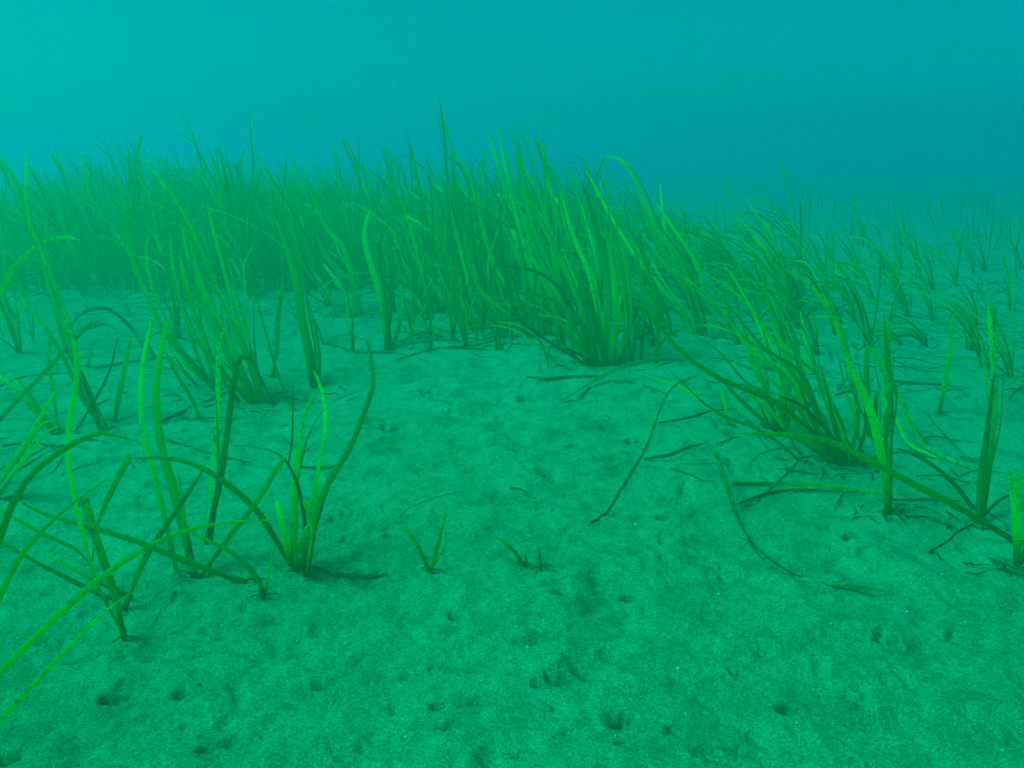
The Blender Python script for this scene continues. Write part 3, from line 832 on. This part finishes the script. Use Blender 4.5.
protos = []
def grow_shoot(seed, tall, nb, lean0):
    r = random.Random(seed)
    e = bpy.data.objects.new('eelgrass_shoot', None)
    C.objects.link(e)
    e.empty_display_size = 0.05
    for k in range(nb):
        h = tall * (r.uniform(0.55, 1.0) if k else 1.0)
        mat = r.choice(['fresh', 'fresh', 'plain', 'plain', 'plain', 'furred'])
        s = Soup()
        P = grown_blade(h, lean0 + r.gauss(0, 0.28), r.uniform(-0.3, 0.7), r.choice([0, 0, 0, 0.35, 0.6]), r)
        if k == nb - 1:                                # an old leaf that has sunk over
            P, mat = grown_blade(h * 1.1, r.choice([-1.7, 1.5, 1.9, 2.2]), 0.6, 0.05, r), r.choice(['dead', 'furred', 'plain'])
        o = Vector((r.gauss(0, 0.008), r.gauss(0, 0.008), 0))
        s.blade([q + o for q in P], r.uniform(0.0055, 0.0105), n=12, face=r.uniform(-1.0, 1.0), twist=r.uniform(0.2, 1.6), tip=r.choice(['round', 'round', 'sharp', 'cut']))
        link('blade', s.mesh('blade', MAT[mat]), e)
    return e

for k in range(24):
    protos.append(grow_shoot(100 + k, [0.50, 0.56, 0.44, 0.60, 0.36, 0.50][k % 6], [10, 9, 11, 9, 7, 11][k % 6], [0.28, 0.5, 0.15, 0.40, 0.75, 0.0][k % 6] + (0.45 if k >= 18 else 0)))
used = [False] * len(protos)

def place(i, x, y, rz, sc, label, group):
    src = protos[i]
    if used[i]:
        e = src.copy()
        C.objects.link(e)
        for ch in list(src.children):
            c = ch.copy()
            C.objects.link(c)
            c.parent = e
    else:
        used[i] = True
        e = src
    e.location = (x, y, gz(x, y))
    e.rotation_euler = (random.uniform(-.06, .06), random.uniform(-.08, .08), rz)
    e.scale = (sc, sc, sc)
    tagged(e, label, 'seagrass', group)
    return e

PLACES = [(-999, 'off the left edge'), (45, 'at the far left'), (115, 'behind the far left blades'), (180, 'behind the big left clump'), (250, 'beside the big left clump'),
          (310, 'behind the upright clump'), (370, 'behind the folded tip shoot'), (430, 'left of the central clump'), (500, 'close behind the central clump'),
          (570, 'at the central clump'), (640, 'right of the central clump'), (700, 'above the long slanting blade'), (760, 'behind the right clump'),
          (830, 'right of the right clump'), (900, 'above the forked stem'), (960, 'near the right edge')]
def side_words(px):
    return [w for x, w in PLACES if px >= x][-1]
SHAPE = {0: 'upright', 1: 'leaning', 2: 'straight', 3: 'slanting', 4: 'bent', 5: 'crowded'}

r5 = random.Random(55)
MEADOW = []
def front_row(px):            # where the dense bed begins, as the row its first roots stand on
    return np.interp(px, [-60, 60, 200, 330, 430, 520, 600, 680, 760], [284, 286, 292, 300, 318, 322, 318, 300, 280])
# dense bed
tries = 0
while len(MEADOW) < 205 and tries < 9000:
    tries += 1
    px = r5.uniform(-70, 700)
    t = r5.random() ** 1.25
    fr = front_row(px)
    py = fr - t * (fr - 232) + r5.gauss(0, 5) + (r5.uniform(0, 26) if r5.random() < .12 else 0)
    if py < 226:
        continue
    MEADOW.append((px, py, 'bed'))
# scattered shoots between the near clumps and the bed
SC = [(60, 300), (20, 318), (150, 352), (185, 345), (226, 340), (300, 322), (330, 340), (352, 345), (405, 332), (426, 352), (448, 338), (470, 345), (500, 350),
      (505, 335), (560, 348), (575, 340), (640, 345), (655, 352), (668, 332), (690, 322), (730, 330), (742, 352), (765, 372), (752, 312), (790, 345),
      (800, 330), (815, 352), (822, 310), (838, 340), (850, 322), (868, 348), (700, 306), (720, 296), (742, 290), (765, 298), (780, 284), (800, 296),
      (830, 290), (850, 300), (872, 306), (890, 322), (905, 300), (664, 312), (640, 322), (630, 308), (610, 322), (646, 300), (672, 292), (690, 284),
      (808, 276), (836, 268), (860, 276), (760, 270), (735, 272), (710, 276), (900, 345), (925, 340), (912, 318), (940, 318), (965, 345), (990, 362),
      (975, 325), (1000, 335), (1010, 310), (985, 300), (960, 292), (930, 290), (1015, 375), (1030, 395), (20, 350), (35, 338), (-10, 330), (130, 322)]
for px, py in SC:
    MEADOW.append((px + r5.uniform(-6, 6), py + r5.uniform(-4, 4), 'near'))
for _ in range(20):
    px = r5.uniform(640, 840)
    MEADOW.append((px, r5.uniform(262, 318) + (px - 640) * 0.06, 'swept'))
for _ in range(16):
    MEADOW.append((r5.uniform(880, 1060), r5.uniform(232, 275), 'far'))
MEADOW.sort(key=lambda m: -m[1])
PLACED = []
for px, py, kind in MEADOW:
    c = flat(px, py)
    i = r5.randrange(18)
    if px > 620:
        i = r5.choice([1, 4, 10, 16, 18, 19, 20, 21, 22, 23])       # the ones that lean most with the current
    shape = SHAPE[i % 6] if i < 18 else 'swept'
    if kind == 'bed':
        tall = np.interp(px, [-60, 60, 150, 260, 350, 430, 560, 640, 700], [0.80, 0.90, 1.16, 1.18, 0.95, 1.06, 1.06, 0.92, 0.72])
        sc = tall * r5.uniform(0.62, 1.10)
        row = 'front' if c.y < 2.9 else 'second' if c.y < 3.3 else 'third' if c.y < 3.9 else 'last'
        size = 'tall' if sc > 0.92 else 'middling' if sc > 0.74 else 'short'
        label = f"{size} {shape} shoot in the {row} bed rows, {side_words(px)}"
        group = 'eelgrass shoots of the dense bed behind'
    elif kind == 'swept':
        sc = r5.uniform(0.62, 0.98)
        size = 'long' if sc > 0.8 else 'middling'
        label = f'{size} {shape} shoot of the band running right, {side_words(px)}'
        group = 'eelgrass shoots of the swept band'
    elif kind == 'near':
        sc = r5.uniform(0.42, 0.78) * (0.9 if px > 880 else 1) * (0.75 if py > 318 and px < 560 else 1)
        if px > 840:
            sc *= 0.92
        size = 'small' if sc < 0.42 else 'low' if sc < 0.55 else 'taller'
        near = 'nearer' if py > 330 else 'farther' if py < 300 else 'middle'
        label = f'{size} {shape} shoot on the {near} sand, {side_words(px)}'
        group = 'eelgrass shoots scattered over the sand behind'
    else:
        sc = r5.uniform(0.30, 0.5)
        label = f'very faint low {shape} shoot deep in the haze, {side_words(px)}'
        group = 'eelgrass shoots scattered over the sand behind'
    PLACED.append((px, place(i, c.x, c.y, r5.gauss(0, 0.45), sc, label, group)))
alike = {}
for px, e in PLACED:
    alike.setdefault(e['label'], []).append((px, e))
WORDS = {2: ('two', ['left', 'right']), 3: ('three', ['leftmost', 'middle', 'rightmost']), 4: ('four', ['leftmost', 'second', 'third', 'rightmost']),
         5: ('five', ['leftmost', 'second', 'middle', 'fourth', 'rightmost']), 6: ('six', ['leftmost', 'second', 'third', 'fourth', 'fifth', 'rightmost'])}
for lab, L_ in alike.items():
    if len(L_) in WORDS:
        cnt, ws = WORDS[len(L_)]
        for w_, (px, e) in zip(ws, sorted(L_, key=lambda q: q[0])):
            e['label'] = f'{w_} of {cnt}: {lab}'
for k, e in enumerate(protos):
    if not used[k]:
        for ch in list(e.children):
            bpy.data.objects.remove(ch)
        bpy.data.objects.remove(e)

# the bed goes on beyond where one can tell its shoots apart
far = Soup()
r6 = random.Random(66)
for _ in range(5200):
    y = 3.1 + (r6.random() ** 1.3) * 5.5
    x = r6.uniform(-0.80, 0.13) * y + r6.gauss(0, .1)
    side = r6.random() < 0.035
    if side:
        x = r6.uniform(0.3, 0.85) * y
    g = gz(x, y)
    q_ = x / y * FPX + 512
    ragged = 0.78 + 1.1 * float(pnoise(np.array([x * 1.7]), np.array([y * 1.1]), 61)[0])
    hh = r6.uniform(0.27, 0.55) * float(np.interp(q_, [-100, 60, 150, 280, 350, 420, 520, 640], [.74, .84, 1.15, 1.12, .90, .98, .90, .6])) * min(1.15, max(.5, ragged))
    hh *= float(np.interp(y, [3.3, 5, 9], [1, .85, .6]))
    if side:
        hh = r6.uniform(.12, .26)
    P = grown_blade(hh, 0.25 + r6.gauss(0, .28), r6.uniform(-.3, .7), r6.choice([0, 0, .4]), r6)
    o = Vector((x, y, g))
    far.blade([q + o for q in P], 0.010, n=6, face=r6.uniform(-1, 1), tip='sharp')
tagged(link('distant_eelgrass', far.mesh('distant_eelgrass', MAT['plain'])), kind='stuff')

# rotting scraps and threads caught between the shoots
lit = Soup()
r7 = random.Random(77)
for k in range(780):
    if k < 530:
        px = r7.uniform(-60, 1060)
        py = front_row(min(px, 760)) + r7.gauss(0, 18)
        if px > 740:
            py = r7.uniform(270, 400)
    elif k < 580:
        px, py = r7.uniform(640, 1040), r7.uniform(300, 500)
    else:
        px, py = r7.uniform(-20, 330), r7.uniform(330, 470)
    if k >= 620:                                        # gathered round the feet of the clumps
        bx, by = r7.choice([(602, 368), (602, 370), (535, 342), (842, 468), (842, 470), (777, 436), (258, 407), (214, 391), (316, 392), (980, 526), (889, 518), (1016, 569)])
        px, py = bx + r7.gauss(0, 26), by + r7.gauss(0, 5)
    if py < 235:
        continue
    c = flat(px, py)
    L = r7.uniform(0.02, 0.22) * (1.0 if k < 530 else 0.6 if k < 620 else 0.3)
    bow = r7.gauss(0, 0.12)
    a = r7.uniform(-1.6, 1.6)
    P = []
    for t in (-.5, -.17, .17, .5):
        x, y = c.x + math.cos(a) * L * t, c.y + math.sin(a) * L * t + r7.gauss(0, .004) + bow * L * (t * t * 4 - .6)
        P.append(Vector((x, y, gz(x, y) + 0.002 + abs(r7.gauss(0, 0.009 if k < 530 else 0.002)))))
    lit.blade(P, r7.uniform(0.0012, 0.004), n=7, face=r7.uniform(-1, 1), tip='sharp', thick=0.2)
tagged(link('leaf_litter', lit.mesh('leaf_litter', MAT['dead'])), kind='stuff')

# crumbs of shell grit and worm casts on the sand
grit = Soup()
r8 = random.Random(88)
for _ in range(2600):
    px, py = r8.uniform(-30, 1050), 768 - (r8.random() ** 0.8) * 400
    c = flat(px, py)
    s_ = r8.uniform(0.0005, 0.0013) * (2.2 if r8.random() < 0.05 else 1)
    z = gz(c.x, c.y)
    b = len(grit.v)
    o = [Vector((r8.uniform(.6, 1.3) * dx, r8.uniform(.6, 1.3) * dy, r8.uniform(.4, .9) * dz)) * s_ for dx, dy, dz in
         ((1, 0, 0), (0, 1, 0), (-1, 0, 0), (0, -1, 0), (0, 0, 1), (0, 0, -1))]
    grit.v += [Vector((c.x, c.y, z)) + q for q in o]
    for f in ((0, 1, 4), (1, 2, 4), (2, 3, 4), (3, 0, 4), (1, 0, 5), (2, 1, 5), (3, 2, 5), (0, 3, 5)):
        grit.f.append(tuple(b + q for q in f))
        grit.uv += [(0.5, 0.5)] * 3
gm = bpy.data.materials.new('grit')
gm.use_nodes = True
gb = gm.node_tree.nodes['Principled BSDF']
gg = N(gm.node_tree, 'ShaderNodeNewGeometry')
gm.node_tree.links.new(ramp(gm.node_tree, gg.outputs['Random Per Island'], [(0.0, (0.07, 0.07, 0.04)), (0.45, (0.2, 0.2, 0.12)), (0.75, (0.5, 0.5, 0.35)), (1.0, (0.7, 0.7, 0.6))]), gb.inputs['Base Color'])
gb.inputs['Roughness'].default_value = 0.8
tagged(link('shell_grit', grit.mesh('shell_grit', gm)), kind='stuff')

# the one flat bluish shell half sunk in the sand
def shell():
    c = on_bed(541, 704)
    vs, fs = [], []
    L, Wd = 0.026, 0.009
    for i in range(9):
        t = -1 + i / 4
        wv = math.sqrt(max(0.02, 1 - abs(t) ** 2.2))
        for j in range(7):
            u = -1 + j / 3
            rib = 0.0004 * math.cos(j * math.pi)
            vs.append((t * L * 0.5, u * Wd * 0.5 * wv, 0.0035 * (1 - u * u) * wv + rib))
    for i in range(8):
        for j in range(6):
            a = i * 7 + j
            fs.append((a, a + 1, a + 8, a + 7))
    m = bpy.data.meshes.new('shell')
    m.from_pydata(vs, [], fs)
    m.polygons.foreach_set('use_smooth', [True] * len(m.polygons))
    mt, n, b, out = new_mat('shell')
    t = N(n, 'ShaderNodeTexNoise')
    t.inputs['Scale'].default_value = 300
    n.links.new(ramp(n, t.outputs['Fac'], [(0.3, (0.16, 0.17, 0.11)), (0.7, (0.24, 0.25, 0.17))]), b.inputs['Base Color'])
    b.inputs['Roughness'].default_value = 0.95
    b.inputs['Specular IOR Level'].default_value = 0.1
    m.materials.append(mt)
    o = link('shell', m)
    so = o.modifiers.new('thickness', 'SOLIDIFY')
    so.thickness = 0.0012
    o.location = (c.x, c.y, c.z - 0.0024)
    o.rotation_euler = (R(8), 0, R(-38))
    tagged(o, 'flat bluish shell half sunk in the sand at the bottom centre', 'shell')
shell()
# ------------------------------------------------------------------ the murky water
hz = Soup()
x0, x1, y0, y1, z0, z1 = -72, 72, -32, 92, -1.2, 0.95
hz.v = [Vector(p) for p in ((x0, y0, z0), (x1, y0, z0), (x1, y1, z0), (x0, y1, z0), (x0, y0, z1), (x1, y0, z1), (x1, y1, z1), (x0, y1, z1))]
hz.f = [(0, 3, 2, 1), (4, 5, 6, 7), (0, 1, 5, 4), (1, 2, 6, 5), (2, 3, 7, 6), (3, 0, 4, 7)]
hz.uv = [(0, 0)] * 24
hm = bpy.data.materials.new('murky_water')
hm.use_nodes = True
hn = hm.node_tree
hn.nodes.clear()
pv = hn.nodes.new('ShaderNodeVolumePrincipled')
pv.inputs['Color'].default_value = (0.30, 0.65, 0.325, 1)
pv.inputs['Absorption Color'].default_value = (0.0, 0.0, 1.0, 1)
pv.inputs['Density'].default_value = 0.31
pv.inputs['Anisotropy'].default_value = 0.42
ho = hn.nodes.new('ShaderNodeOutputMaterial')
hn.links.new(pv.outputs[0], ho.inputs['Volume'])
hm_me = hz.mesh('haze', hm)
tagged(link('haze', hm_me), kind='stuff')
